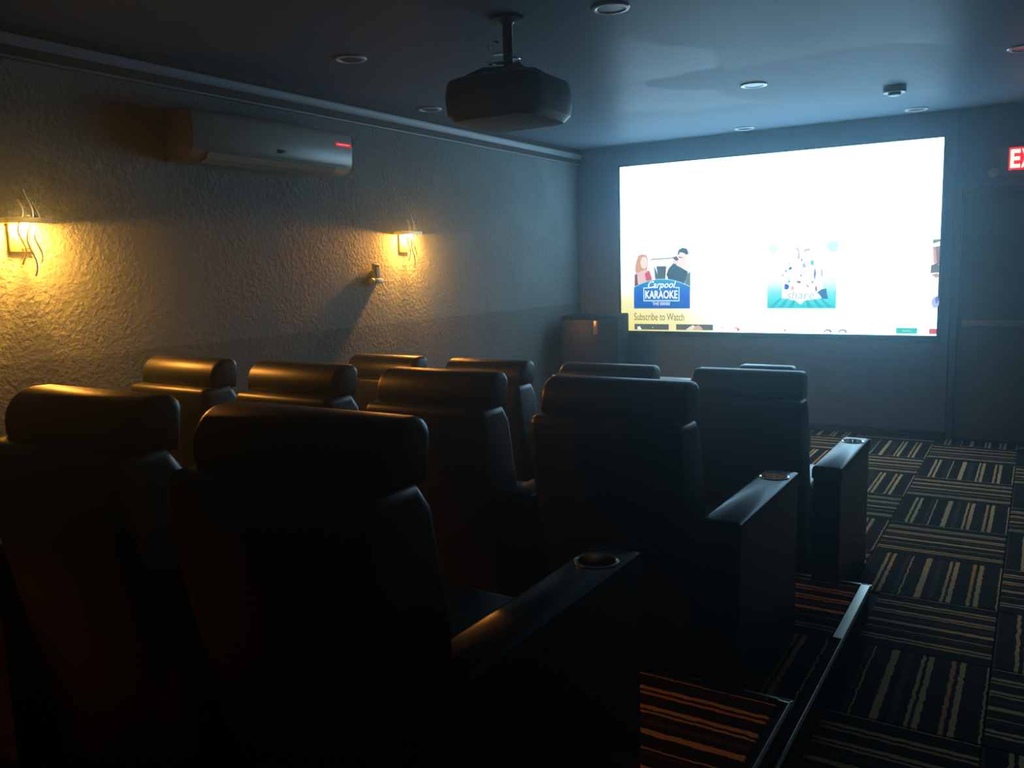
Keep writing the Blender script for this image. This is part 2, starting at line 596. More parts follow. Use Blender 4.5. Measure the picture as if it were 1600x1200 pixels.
def nosing(z, x, y_front, y_wide, y_back, parent):
    """brushed edge strip along the side of a step: a wide piece at the front end, a narrow lip further back, and one across the front"""
    obj('edge_strip', prism(new_bm(), strip_profile(x, z, 0.034, 0.008), y_wide, y_front, 'y'), M['nosing'], parent, sharp=20)
    obj('edge_strip', prism(new_bm(), strip_profile(x, z, 0.004, 0.007), y_back, y_wide, 'y'), M['nosing'], parent, sharp=20)
    obj('edge_strip', prism(new_bm(), strip_profile(y_front, z, 0.012, 0.007), LEFT_X, x + 0.003, 'x'), M['nosing'], parent, sharp=20)


nosing(P1_Z, P_X, P1_Y, P1_Y - 0.57, BACK_Y + 0.01, plat1)
nosing(P2_Z, P_X - 0.008, P2_Y, P2_Y - 0.02, BACK_Y + 0.01, plat2)

# ------------------------------------------------------------------ projection screen and its picture
SY = WALL_Y - 0.03              # picture plane
scr = thing('projection_screen', 'large wide projection screen glowing white on the front wall', 'screen', (SX0, SY, SZ0))
SC = (SX0, SY, SZ0)
obj('picture', poly(new_bm(), [(SX0, SY, SZ0), (SX0 + SW, SY, SZ0), (SX0 + SW, SY, SZ0 + SH), (SX0, SY, SZ0 + SH)]), screen_mat(), scr, SC, sharp=None)
fw = 0.045
fs = 0.018
bm = new_bm()
for (a, b, c, d) in ((SX0 - fs, SX0 + SW + fs, SZ0 - fw, SZ0), (SX0 - fs, SX0 + SW + fs, SZ0 + SH, SZ0 + SH + fs),
                     (SX0 - fs, SX0, SZ0, SZ0 + SH), (SX0 + SW, SX0 + SW + fs, SZ0, SZ0 + SH)):
    box(bm, a, b, SY - 0.004, WALL_Y, c, d, 0.002, 1)
obj('screen_frame', bm, M['matte_black'], scr, SC)
bm = box(new_bm(), SX0, SX0 + SW, SY + 0.003, WALL_Y, SZ0, SZ0 + SH)
obj('backing_panel', bm, M['matte_black'], scr, SC)

_layer = [0]
EM = {}


def em(c):
    if c not in EM:
        EM[c] = emis('projected_colour', c)
    return EM[c]


def s_lin(r, g, b):
    f = lambda v: (v / 255 / 12.92) if v / 255 <= 0.04045 else ((v / 255 + 0.055) / 1.055) ** 2.4
    return (round(f(r), 4), round(f(g), 4), round(f(b), 4))


def u(px, py, lay):
    p = at(px, py, 1, SY)
    return Vector((p.x, SY - 0.0008 * lay, p.z))


class Card:
    """a flat picture on the page, drawn in its own 0..1 frame (x right, y down)"""

    def __init__(self, name, p0, p1):
        a, b = at(*p0, 1, SY), at(*p1, 1, SY)
        self.x0, self.z1, self.x1, self.z0 = a.x, a.z, b.x, b.z
        self.name, self.root = name, None
        self.lay = 1

    def p(self, x, y):
        return Vector((self.x0 + (self.x1 - self.x0) * x, SY - 0.0008 * self.lay, self.z1 + (self.z0 - self.z1) * y))

    def add(self, bm, c, name):
        for f in bm.faces:
            f.normal_update()
            if f.normal.y > 0:
                f.normal_flip()
        o = obj(name if self.root else self.name, bm, c if not isinstance(c, tuple) else em(c), self.root or scr, SC, sharp=None)
        if self.root is None:
            self.root = o
        self.lay += 1
        return o

    def shape(self, pts, c, name='picture_detail'):
        return self.add(poly(new_bm(), [self.p(*q) for q in pts]), c, name)

    def blob(self, cx, cy, rx, ry, c, name='picture_detail', n=14):
        return self.shape([(cx + rx * math.cos(2 * math.pi * i / n), cy + ry * math.sin(2 * math.pi * i / n)) for i in range(n)], c, name)

    def text(self, s, x0, y0, x1, y1, c, shear=0.0, bold=0.0, name='lettering'):
        a, b = self.p(x0, y1), self.p(x1, y0)
        return self.add(fit_text(s, a.x, b.x, a.z, b.z, a.y, shear, bold), c, name)


def grad_v(name, stops, z0, z1):
    """emission that changes along the picture's height (what the projector shows there)"""
    m = emis(name, (1, 1, 1))
    nt = m.node_tree
    e = [n for n in nt.nodes if n.type == 'EMISSION'][0]
    tc = N(nt, 'ShaderNodeTexCoord')
    sx = N(nt, 'ShaderNodeSeparateXYZ')
    nt.links.new(tc.outputs['Object'], sx.inputs[0])
    mr = N(nt, 'ShaderNodeMapRange', inp={'From Min': (z0 - SZ0) * K, 'From Max': (z1 - SZ0) * K})
    nt.links.new(sx.outputs['Z'], mr.inputs['Value'])
    r = N(nt, 'ShaderNodeValToRGB')
    el = r.color_ramp.elements
    el[0].position, el[0].color = stops[0][0], (*[c / 4 for c in stops[0][1]], 1)
    el[1].position, el[1].color = stops[-1][0], (*[c / 4 for c in stops[-1][1]], 1)
    for p, c in stops[1:-1]:
        k = el.new(p)
        k.color = (*[q / 4 for q in c], 1)
    nt.links.new(mr.outputs[0], r.inputs[0])
    nt.links.new(r.outputs['Color'], e.inputs['Color'])
    e.inputs['Strength'].default_value = 4.0
    return m


WHITE = (1.3, 1.5, 1.6)
# first card: two singers in a car above a blue panel
c1 = Card('programme_card', (991, 389), (1079, 482))
c1.shape([(0, 0), (1, 0), (1, 1), (0, 1)], WHITE)
c1.shape([(0.3, 0.17), (0.84, 0.15), (0.84, 0.18), (0.3, 0.2)], s_lin(190, 195, 190))           # car roof line
c1.shape([(0.40, 0.30), (0.58, 0.30), (0.56, 0.52), (0.44, 0.52)], s_lin(75, 90, 95))           # rear window
c1.shape([(0.36, 0.28), (0.42, 0.42), (0.46, 0.56), (0.39, 0.58), (0.37, 0.44)], s_lin(95, 110, 110))
c1.shape([(0.58, 0.44), (0.62, 0.34), (0.70, 0.26), (0.74, 0.18), (0.78, 0.22), (0.74, 0.32), (0.68, 0.40), (0.64, 0.58)], s_lin(60, 80, 95))   # sleeve
c1.shape([(0.60, 0.56), (0.74, 0.28), (0.86, 0.34), (0.96, 0.40), (0.88, 0.64), (0.60, 0.64)], s_lin(52, 78, 98))                             # dark shirt
c1.shape([(0.94, 0.44), (1, 0.40), (1, 0.70), (0.88, 0.68)], s_lin(110, 125, 125))
c1.blob(0.85, 0.20, 0.095, 0.13, s_lin(255, 236, 226), 'face')
c1.shape([(0.78, 0.10), (0.80, 0.04), (0.87, 0.01), (0.94, 0.03), (0.97, 0.10), (0.94, 0.13), (0.88, 0.09), (0.82, 0.08), (0.79, 0.13)], s_lin(50, 66, 74), 'hair')
c1.shape([(0.80, 0.15), (0.86, 0.16), (0.86, 0.175), (0.80, 0.17)], s_lin(150, 130, 120), 'brow')
c1.blob(0.74, 0.22, 0.045, 0.05, s_lin(250, 225, 225), 'hand')
c1.shape([(0.70, 0.16), (0.76, 0.14), (0.80, 0.20), (0.76, 0.22), (0.72, 0.19)], s_lin(70, 80, 85), 'microphone')
c1.shape([(0.04, 0.22), (0.08, 0.12), (0.15, 0.09), (0.23, 0.11), (0.26, 0.2), (0.24, 0.36), (0.16, 0.48), (0.05, 0.46), (0.02, 0.34)], s_lin(226, 165, 120), 'hair')
c1.blob(0.185, 0.235, 0.065, 0.10, s_lin(255, 232, 220), 'face')
c1.shape([(0.00, 0.42), (0.12, 0.38), (0.24, 0.34), (0.32, 0.46), (0.33, 0.64), (0.0, 0.74)], s_lin(242, 205, 205), 'blouse')
c1.shape([(0.20, 0.42), (0.28, 0.36), (0.33, 0.50), (0.31, 0.62), (0.22, 0.52)], s_lin(222, 70, 95), 'blouse')
c1.shape([(0.02, 0.44), (0.06, 0.42), (0.07, 0.58), (0.14, 0.64), (0.02, 0.68)], s_lin(120, 70, 75), 'blouse')
arc = [(i / 12, 0.52 + 0.13 * (2 * i / 12 - 1) ** 2) for i in range(13)]
c1.shape([(x, y - 0.012) for x, y in arc] + [(1, 1), (0, 1)], s_lin(190, 235, 240), 'panel_rim')
blue = grad_v('projected_blue', [(0.0, s_lin(0, 92, 190)), (0.25, s_lin(0, 100, 215)), (0.42, s_lin(20, 140, 215)), (0.5, s_lin(20, 190, 200))], c1.z0, c1.z1)
c1.shape(arc + [(1, 1), (0, 1)], blue, 'panel')
c1.text('Carpool', 0.26, 0.545, 0.76, 0.695, WHITE, 0.35, 0.012)
bx = [(0.175, 0.655), (0.82, 0.655), (0.82, 0.875), (0.175, 0.875)]
w = 0.013
bm = new_bm()
for (a, b, c, d) in ((0.175, 0.645, 0.29, 0.665), (0.74, 0.645, 0.82, 0.665), (0.175, 0.86, 0.82, 0.88), (0.175, 0.65, 0.193, 0.875), (0.802, 0.65, 0.82, 0.875)):
    poly(bm, [c1.p(a, b), c1.p(c, b), c1.p(c, d), c1.p(a, d)])
c1.add(bm, s_lin(200, 250, 255), 'border')
c1.text('KARAOKE', 0.21, 0.70, 0.785, 0.835, WHITE, 0, 0.02)
c1.text('THE SERIES', 0.34, 0.893, 0.655, 0.945, s_lin(225, 245, 255), 0, 0.03)

# second card: a group of people over turquoise rays
c2 = Card('programme_card', (1200, 380), (1306, 482))
teal = grad_v('projected_teal', [(0.0, s_lin(20, 205, 205)), (0.12, s_lin(70, 230, 228)), (0.24, s_lin(130, 238, 236)), (0.36, s_lin(225, 250, 250)), (0.5, (1.2, 1.4, 1.5))], c2.z0, c2.z1)
c2.shape([(0, 0), (1, 0), (1, 1), (0, 1)], teal)
c2.blob(0.94, 0.08, 0.085, 0.085, s_lin(214, 248, 244), 'glow')
c2.blob(0.08, 0.09, 0.07, 0.08, s_lin(236, 250, 247), 'glow')
ray_c = s_lin(20, 185, 190)
for (xa, xb, xt) in ((0.02, 0.10, 0.2), (0.16, 0.24, 0.3), (0.30, 0.38, 0.42), (0.60, 0.68, 0.56), (0.76, 0.84, 0.66), (0.90, 0.98, 0.76)):
    c2.shape([(xa, 0.995), (xb, 0.995), (xt + 0.02, 0.84), (xt, 0.84)], ray_c, 'ray')
c2.shape([(0.22, 0.84), (0.24, 0.55), (0.32, 0.3), (0.44, 0.12), (0.58, 0.12), (0.72, 0.34), (0.8, 0.6), (0.84, 0.84), (0.56, 0.88), (0.5, 0.94), (0.42, 0.88)], WHITE, 'figures')
hairs = [((0.40, 0.08), (0.46, 0.10), (0.48, 0.24), (0.44, 0.26), (0.45, 0.14)), ((0.52, 0.14), (0.55, 0.11), (0.61, 0.10), (0.64, 0.16), (0.60, 0.13), (0.55, 0.15)),
         ((0.78, 0.40), (0.81, 0.44), (0.81, 0.52), (0.78, 0.52)), ((0.21, 0.50), (0.25, 0.44), (0.24, 0.52))]
for hpts in hairs:
    c2.shape(hpts, s_lin(205, 196, 198), 'hair')
random.seed(11)
for (cx, cy, rx, ry, cc) in ((0.45, 0.24, 0.03, 0.025, (250, 200, 212)), (0.54, 0.36, 0.03, 0.05, (176, 176, 204)), (0.505, 0.27, 0.01, 0.025, (70, 75, 120)),
                             (0.34, 0.39, 0.028, 0.035, (55, 95, 150)), (0.28, 0.43, 0.015, 0.025, (110, 130, 165)), (0.66, 0.32, 0.032, 0.05, (80, 210, 222)),
                             (0.70, 0.48, 0.018, 0.085, (120, 125, 175)), (0.67, 0.60, 0.014, 0.03, (120, 120, 170)), (0.29, 0.67, 0.05, 0.045, (35, 85, 210)),
                             (0.33, 0.59, 0.02, 0.025, (90, 200, 212)), (0.385, 0.69, 0.028, 0.04, (240, 190, 200)), (0.47, 0.60, 0.045, 0.02, (130, 125, 182)),
                             (0.60, 0.66, 0.032, 0.035, (234, 190, 208)), (0.725, 0.70, 0.018, 0.045, (96, 88, 172)), (0.505, 0.50, 0.012, 0.03, (130, 130, 158)),
                             (0.335, 0.33, 0.01, 0.022, (130, 230, 196))):
    n_ = 9                           # ragged scraps of clothing, the rest of each figure is bleached out
    c2.shape([(cx + rx * random.uniform(0.55, 1.15) * math.cos(2 * math.pi * i / n_), cy + ry * random.uniform(0.55, 1.15) * math.sin(2 * math.pi * i / n_)) for i in range(n_)], s_lin(*cc), 'clothing')
c2.shape([(0.74, 0.76), (0.80, 0.71), (0.87, 0.70), (0.88, 0.78), (0.90, 0.85), (0.82, 0.86), (0.78, 0.80)], s_lin(45, 105, 165), 'clothing')
c2.text('share', 0.30, 0.73, 0.70, 0.86, s_lin(172, 200, 194), 0.2, 0.0)

# third card, cut off by the right edge of the page
c3 = Card('programme_card', (1455, 374), (1471.5, 486))
c3.shape([(0.0, 0), (0.83, 0), (0.79, 1), (0.0, 1)], WHITE)
c3.shape([(0.15, 0.0), (0.83, 0.0), (0.83, 0.05), (0.7, 0.03), (0.15, 0.06)], s_lin(140, 135, 125), 'hair')
c3.shape([(0.15, 0.11), (0.80, 0.09), (0.80, 0.36), (0.4, 0.34)], s_lin(150, 130, 125), 'clothing')
c3.shape([(0.15, 0.12), (0.35, 0.12), (0.5, 0.34), (0.25, 0.33)], s_lin(222, 180, 170), 'clothing')
c3.shape([(0.08, 0.36), (0.5, 0.33), (0.76, 0.38), (0.7, 0.46), (0.05, 0.47)], s_lin(110, 112, 112), 'clothing')
c3.shape([(0.1, 0.49), (0.6, 0.47), (0.7, 0.52), (0.5, 0.54)], s_lin(190, 160, 150), 'clothing')
c3.blob(0.5, 0.88, 0.28, 0.08, s_lin(190, 195, 235), 'clothing')
c3.blob(0.6, 0.84, 0.12, 0.05, s_lin(110, 125, 215), 'clothing')

# the words under the first card and the row of thumbnails cut off by the bottom edge
cap = Card('caption', (991, 489), (1069, 503))
cap.text('Subscribe to Watch', 0, 0.0, 1, 0.86, s_lin(125, 118, 62), 0, 0.004)
bot = 515.6


def thumb(x0, y0, x1, y1, c):
    cc = Card('thumbnail', (x0, y0), (x1, y1))
    cc.shape([(0, 0), (1, 0), (1, 1), (0, 1)], c)
    return cc


t = thumb(991.5, 506, 1045, 515.5, s_lin(88, 92, 88))
t.shape([(0.09, 0.95), (0.09, 0.55), (0.12, 0.4), (0.13, 0.6), (0.16, 0.35), (0.17, 0.6), (0.21, 0.95)], WHITE)
t.blob(0.54, 0.6, 0.012, 0.1, WHITE)
t = thumb(1056.5, 506.5, 1114, 516.3, s_lin(95, 98, 90))
t.shape([(0.26, 0.97), (0.36, 0.5), (0.46, 0.1), (0.52, 0.3), (0.5, 0.97)], s_lin(245, 240, 225))
t.shape([(0.46, 0.97), (0.5, 0.4), (0.62, 0.15), (0.70, 0.5), (0.73, 0.97)], s_lin(225, 190, 165), 'hand')
t = thumb(1124, 510, 1160, 517, WHITE)
t.shape([(0.62, 0.15), (0.75, 0.2), (0.9, 0.6), (0.86, 1), (0.76, 1), (0.78, 0.6)], s_lin(225, 85, 125))
t.blob(0.13, 0.3, 0.06, 0.25, s_lin(225, 230, 230))
t = thumb(1222, 514, 1230, 518, WHITE)
t.shape([(0.35, 0.95), (0.45, 0.2), (0.75, 0.1), (0.6, 0.95)], s_lin(120, 120, 120))
for (xa, xb) in ((1286, 1300), (1309, 1324)):
    t = thumb(xa, 513.5, xb, 520, WHITE)
    t.shape([(0.05, 1), (0.15, 0.5), (0.4, 0.12), (0.7, 0.18), (0.95, 0.55), (0.92, 1), (0.75, 0.9), (0.7, 0.5), (0.35, 0.45), (0.2, 0.75), (0.25, 1)], s_lin(135, 120, 125), 'hair')
t = thumb(1400, 512, 1433, 521.7, s_lin(60, 205, 195))
t.shape([(0.3, 0.45), (0.75, 0.5), (0.75, 0.62), (0.3, 0.56)], s_lin(190, 245, 238))
thumb(1451.5, 513.5, 1463, 522.2, s_lin(228, 100, 95))
# the pale menu words near the top are washed out: only faint strokes remain
random.seed(4)
menu_c = (0.93, 0.95, 0.96)
for (px, py, n) in ((1146, 265, 6), (1194, 262, 8), (1252, 257, 6), (1302, 253, 7)):
    cc = Card('menu_word', (px, py - 4), (px + 24, py + 4))
    bm = new_bm()
    for k in range(n):
        a = k / n
        hh = random.uniform(0.35, 0.9)
        poly(bm, [cc.p(a, 1 - hh), cc.p(a + 0.45 / n, 1 - hh), cc.p(a + 0.45 / n, 1), cc.p(a, 1)])
    cc.add(bm, menu_c, 'menu_word')

# ------------------------------------------------------------------ exit sign with its emergency lamp
ex0, ez0, ez1 = -0.292, 1.985, 2.216
ex1 = 0.10
sign = thing('exit_sign', 'red glowing exit sign above the door right of the screen', 'sign', (ex0, WALL_Y + 0.03, ez0))
ey = WALL_Y - 0.02
obj('housing', box(new_bm(), ex0, ex1, ey, WALL_Y + 0.03, ez0, ez1, 0.012, 3), M['grey'], sign)
pan = obj('red_panel', box(new_bm(), ex0 + 0.058, ex1 - 0.058, ey - 0.004, ey + 0.001, ez0 + 0.05, ez1 - 0.022), emis('lit_red_acrylic', (1.3, 0.006, 0.035), 1.0), sign)
for k, ch in enumerate('EXIT'):
    w = 0.062 if ch != 'I' else 0.02
    xa = ex0 + 0.068 + [0, 0.068, 0.136, 0.162][k]
    obj('letter', fit_text(ch, xa, xa + w, ez0 + 0.064, ez1 - 0.036, ey - 0.006, 0, 0.03), emis('lit_letter', (5.0, 1.7, 1.0), 1.0), sign, sharp=None)
bm = lathe(new_bm(), [(0.0, 0.03), (0.022, 0.03), (0.026, 0.02), (0.026, -0.02), (0.034, -0.035), (0.030, -0.040), (0.0, -0.036)], (ex0 - 0.036, ey - 0.005, ez0 + 0.035), 'y', 18)
lh = obj('lamp_head', bm, M['white'], sign)
obj('swivel_arm', box(new_bm(), ex0 - 0.02, ex0 + 0.004, ey + 0.012, ey + 0.03, ez0 + 0.025, ez0 + 0.045, 0.003), M['grey'], sign)

# ------------------------------------------------------------------ recessed downlights and smoke detector
def downlight(x, y, label):
    t = thing('downlight', label, 'downlight', (x, y, CEIL_Z), None)
    z = CEIL_Z
    obj('trim_ring', lathe(new_bm(), [(0.058, 0.0), (0.080, 0.0), (0.082, -0.004), (0.078, -0.009), (0.066, -0.011), (0.058, -0.008), (0.056, 0.0)], (x, y, z), n=32), M['ring'], t, (x, y, z))
    obj('reflector', lathe(new_bm(), [(0.058, -0.006), (0.052, -0.003), (0.030, -0.001), (0.0, -0.0008)], (x, y, z), n=32), M['can'], t, (x, y, z))
    obj('bulb', lathe(new_bm(), [(0.0, -0.0055), (0.016, -0.005), (0.026, -0.003), (0.028, -0.001)], (x, y, z), n=20), M['grey'], t, (x, y, z))
    return t


for px, py, lab in (((954), 11, 'unlit white ring downlight at the very top of the photo, behind the projector mount'),
                    (548, 91, 'unlit ring downlight in the dark ceiling above the air conditioner'),
                    (1178, 132, 'unlit white ring downlight in mid ceiling, before the one nearest the screen'),
                    (1163, 200, 'small white ring downlight close above the top edge of the screen'),
                    (1432, 170, 'white ring downlight just beyond the smoke detector, near the front wall'),
                    (1601, 74, 'white ring downlight cut off by the right edge of the photo, above the exit sign'),
                    (676, 174, 'downlight partly hidden behind the left side of the projector')):
    p = at(px, py, 2, CEIL_Z)
    x = max(p.x, LEFT_X + 0.12)
    if px == 676:
        x, p = -3.56, Vector((0, 4.76, 0))
    downlight(x, p.y, lab)
p = at(1398, 136, 2, CEIL_Z)
t = thing('smoke_detector', 'round smoke detector hanging under the ceiling, short of the screen', 'smoke detector', (p.x, p.y, CEIL_Z))
obj('base', lathe(new_bm(), [(0.066, 0), (0.070, -0.004), (0.070, -0.03), (0.066, -0.036), (0.0, -0.036)], (p.x, p.y, CEIL_Z)), M['grey'], t)
obj('sensor_cap', lathe(new_bm(), [(0.040, -0.036), (0.036, -0.052), (0.026, -0.056), (0, -0.056)], (p.x, p.y, CEIL_Z)), M['grey'], t)

# ------------------------------------------------------------------ projector under the ceiling
PX, PY, PZ = -2.03, 3.30, 2.15
t = thing('projector', 'black ceiling projector hanging on a bracket in mid room', 'projector', (PX, PY, CEIL_Z))
out = []
n = 40
for i in range(n):                                    # plan outline: rounded rectangle
    a = 2 * math.pi * i / n
    cx, sy = math.cos(a), math.sin(a)
    e = 0.42
    out.append((PX + 0.235 * math.copysign(abs(cx) ** e, cx), PY + 0.23 * math.copysign(abs(sy) ** e, sy)))
bm = new_bm()
lv = [(PZ - 0.092, 0.78), (PZ - 0.088, 0.86), (PZ - 0.06, 0.97), (PZ - 0.01, 1.0), (PZ + 0.03, 1.0), (PZ + 0.07, 0.97), (PZ + 0.085, 0.93), (PZ + 0.092, 0.86)]
rings = [[bm.verts.new((PX + (x - PX) * s, PY + (y - PY) * s, z)) for (x, y) in out] for (z, s) in lv]
for A, B in zip(rings, rings[1:]):
    for i in range(n):
        bm.faces.new((A[i], A[(i + 1) % n], B[(i + 1) % n], B[i]))
bm.faces.new(rings[0])
bm.faces.new(rings[-1])
bmesh.ops.recalc_face_normals(bm, faces=bm.faces[:])
body = obj('body', bm, M['plastic'], t, sharp=30)
obj('lens_barrel', lathe(new_bm(), [(0.0, 0.20), (0.05, 0.20), (0.055, 0.25), (0.06, 0.262), (0.045, 0.266), (0.043, 0.24), (0.0, 0.235)], (PX, PY, PZ), 'y'), M['lens'], t)
bm = new_bm()
for k in range(7):
    box(bm, PX + 0.10 + 0.02 * k, PX + 0.108 + 0.02 * k, PY - 0.232, PY - 0.222, PZ - 0.05, PZ + 0.04)
obj('rear_vents', bm, M['matte_black'], t)
for (fx, fy) in ((-0.15, -0.13), (0.15, -0.13), (-0.15, 0.13), (0.15, 0.13)):      # hung upside down: feet up under the bracket
    obj('foot', lathe(new_bm(), [(0, 0.105), (0.02, 0.105), (0.022, 0.09), (0.02, 0.08), (0, 0.08)], (PX + fx, PY + fy, PZ), n=14), M['plastic'], t)
mt = obj('mount', lathe(new_bm(), [(0.0, 0), (0.075, 0.0), (0.075, -0.012), (0.03, -0.02), (0.022, -0.03), (0.022, PZ + 0.15 - CEIL_Z), (0, PZ + 0.15 - CEIL_Z)], (PX, PY, CEIL_Z), n=24), M['plastic'], t)
bm = new_bm()
for s in (-1, 1):
    for q in (-1, 1):
        tube(bm, [(PX + 0.01 * s, PY + 0.01 * q, PZ + 0.145), (PX + 0.09 * s, PY + 0.07 * q, PZ + 0.14), (PX + 0.15 * s, PY + 0.13 * q, PZ + 0.10)], 0.011, 8)
obj('bracket_arms', bm, M['plastic'], t)
for (dx, dy, dz, w) in ((-0.02, -0.045, 0.20, 0.055), (0.05, -0.03, 0.175, 0.04), (-0.03, -0.035, 0.165, 0.05)):
    obj('clamp_plate', box(new_bm(), PX + dx - w / 2, PX + dx + w / 2, PY + dy - 0.02, PY + dy + 0.02, PZ + dz - 0.003, PZ + dz + 0.003, 0.002, 1), M['steel'], mt)
for (dx, dy, dz) in ((-0.065, -0.05, 0.235), (-0.065, -0.05, 0.165), (0.02, -0.05, 0.13), (-0.03, -0.05, 0.25)):
    obj('screw', lathe(new_bm(), [(0, -0.012), (0.007, -0.012), (0.007, 0.012), (0, 0.012)], (PX + dx, PY + dy, PZ + dz), 'y', 8), M['steel'], mt)

# ------------------------------------------------------------------ air conditioner on the left wall
ay0, ay1, az = 2.815, 3.965, 2.0
t = thing('air_conditioner', 'long white wall air conditioner with a red digital display', 'air conditioner', (LEFT_X, (ay0 + ay1) / 2, az))
X = LEFT_X
prof = [(X, az + 0.255), (X + 0.165, az + 0.255), (X + 0.188, az + 0.248), (X + 0.200, az + 0.22), (X + 0.206, az + 0.15), (X + 0.202, az + 0.085), (X + 0.190, az + 0.05),
        (X + 0.165, az + 0.022), (X + 0.12, az + 0.006), (X, az)]
obj('casing', prism(new_bm(), prof, ay0, ay1, 'y', 0.008, 2), M['white'], t, sharp=50)
bm = new_bm()
prism(bm, [(X + 0.120, az + 0.001), (X + 0.168, az + 0.018), (X + 0.192, az + 0.045), (X + 0.196, az + 0.042), (X + 0.172, az + 0.012), (X + 0.122, az - 0.005)], ay0 + 0.10, ay1 - 0.14, 'y')
obj('louvre', bm, M['white'], t, sharp=30)
bm = new_bm()
for q in range(3):
    d = 0.016 * q
    box(bm, X + 0.03 + d * 2, X + 0.042 + d * 2, ay0 + 0.12, ay1 - 0.16, az - 0.004 + d * 0.2, az + 0.008)
obj('air_slats', bm, M['grey'], t)
bm = new_bm()
box(bm, X + 0.188, X + 0.1985, ay0 + 0.04, ay1 - 0.04, az + 0.054, az + 0.058)
obj('panel_joint', bm, M['grey'], t)
lp = at(440, 237, 0, X + 0.203)
obj('maker_badge', box(new_bm(), X + 0.198, X + 0.2045, lp.y - 0.032, lp.y + 0.032, lp.z - 0.010, lp.z + 0.010, 0.002), M['plastic'], t)
d0, d1 = at(525, 225, 0, X + 0.206), at(547, 226, 0, X + 0.206)
red = emis('red_led', (0.75, 0.02, 0.03), 1.0)
redhot = emis('red_led_digits', (1.2, 0.30, 0.35), 1.0)
zz = d0.z
dsp = obj('display', box(new_bm(), X + 0.200, X + 0.2075, d0.y, ay1 - 0.012, zz - 0.009, zz + 0.009), red, t)
bm = new_bm()
random.seed(2)
yy = d0.y + 0.008
while yy < ay1 - 0.035:
    w = random.choice((0.006, 0.010, 0.008))
    box(bm, X + 0.207, X + 0.2082, yy, yy + w, zz - 0.003, zz + 0.004)
    yy += w + 0.004
obj('display_digits', bm, redhot, dsp)


# ------------------------------------------------------------------ wall sconces
def sconce(y, z, label):
    """shelf-topped lamp: enamel slab over a bulb, three wavy rods through the slab, small wall plate"""
    t = thing('wall_sconce', label, 'wall lamp', (LEFT_X, y, z), None)
    o = (LEFT_X, y, z)
    x = LEFT_X
    obj('shelf', box(new_bm(), x + 0.002, x + 0.098, y - 0.098, y + 0.098, z, z + 0.024, 0.003), M['shelf'], t, o)
    obj('back_plate', box(new_bm(), x, x + 0.014, y - 0.052, y + 0.040, z - 0.120, z + 0.002, 0.004), M['iron'], t, o)
    bulb = obj('bulb', lathe(new_bm(), [(0, -0.013), (0.012, -0.012), (0.024, -0.007), (0.029, 0.001), (0, 0.001)], (x + 0.052, y, z), n=20),
               emis('lamp_filament', LAMP_COLOUR, LAMP_GLOW), t, o)
    bm = new_bm()
    tube(bm, [(x + 0.012, y, z - 0.100), (x + 0.035, y, z - 0.106), (x + 0.060, y, z - 0.104), (x + 0.080, y, z - 0.100)], 0.005)
    obj('rod_bracket', bm, M['iron'], t, o)

    def wave(y0, amp, ph, z0, z1, xo):
        pts = []
        for k in range(25):
            q = k / 24
            zz = z0 + (z1 - z0) * q
            pts.append((x + xo, y + y0 + amp * math.sin(ph + q * 3.3 * math.pi), zz))
        return pts
    for (y0, amp, ph, zb, zt, xo) in ((-0.034, 0.013, 5.6, -0.175, 0.098, 0.080), (0.0, -0.016, 3.4, -0.225, 0.140, 0.088), (0.034, 0.013, 0.2, -0.170, 0.092, 0.080)):
        obj('wavy_rod', tube(new_bm(), wave(y0, amp, ph, z + zb, z + zt, xo), 0.0048, 8), M['brass'], t, o)
    return t


s1a, s1b = at(83, 345, 0, LEFT_X + 0.098), at(9, 345, 0, LEFT_X + 0.098)
s2a, s2b = at(634.5, 364, 0, LEFT_X + 0.098), at(658, 364, 0, LEFT_X + 0.098)
sconce(s1a.y - 0.098, 1.672, 'lit wall lamp with wavy rods at the left edge, beside the back rows')
sconce((s2a.y + s2b.y) / 2, 1.672, 'lit wall lamp with wavy rods in mid wall, beside the front rows')

# ------------------------------------------------------------------ remote control in its wall cradle
ry, rz = 4.338, 1.362
t = thing('remote_control', 'remote control in a small wall cradle left of the middle lamp', 'remote control', (LEFT_X, ry, rz))
obj('handset', box(new_bm(), LEFT_X + 0.012, LEFT_X + 0.034, ry - 0.030, ry + 0.030, rz, rz + 0.118, 0.005), M['white'], t)
fc = obj('keypad', box(new_bm(), LEFT_X + 0.033, LEFT_X + 0.036, ry - 0.024, ry + 0.022, rz + 0.024, rz + 0.110, 0.001, 1), mat('keypad_film', (0.025, 0.012, 0.008), 0.7, 0, 0.2), t)
bm = new_bm()
for r in range(5):
    for c in range(2):
        box(bm, LEFT_X + 0.0355, LEFT_X + 0.038, ry - 0.008 + c * 0.014, ry + 0.002 + c * 0.014, rz + 0.032 + r * 0.013, rz + 0.040 + r * 0.013)
obj('buttons', bm, M['white'], fc)
bm = new_bm()
box(bm, LEFT_X, LEFT_X + 0.010, ry - 0.034, ry + 0.034, rz - 0.012, rz + 0.07, 0.002, 1)
box(bm, LEFT_X + 0.010, LEFT_X + 0.052, ry - 0.037, ry + 0.037, rz - 0.014, rz + 0.018, 0.006)
obj('cradle', bm, M['white'], t)
obj('knob', lathe(new_bm(), [(0, 0.0), (0.018, 0.004), (0.022, 0.014), (0.018, 0.028), (0, 0.034)], (LEFT_X + 0.03, ry - 0.070, rz + 0.004), 'y', 16), M['white'], t)

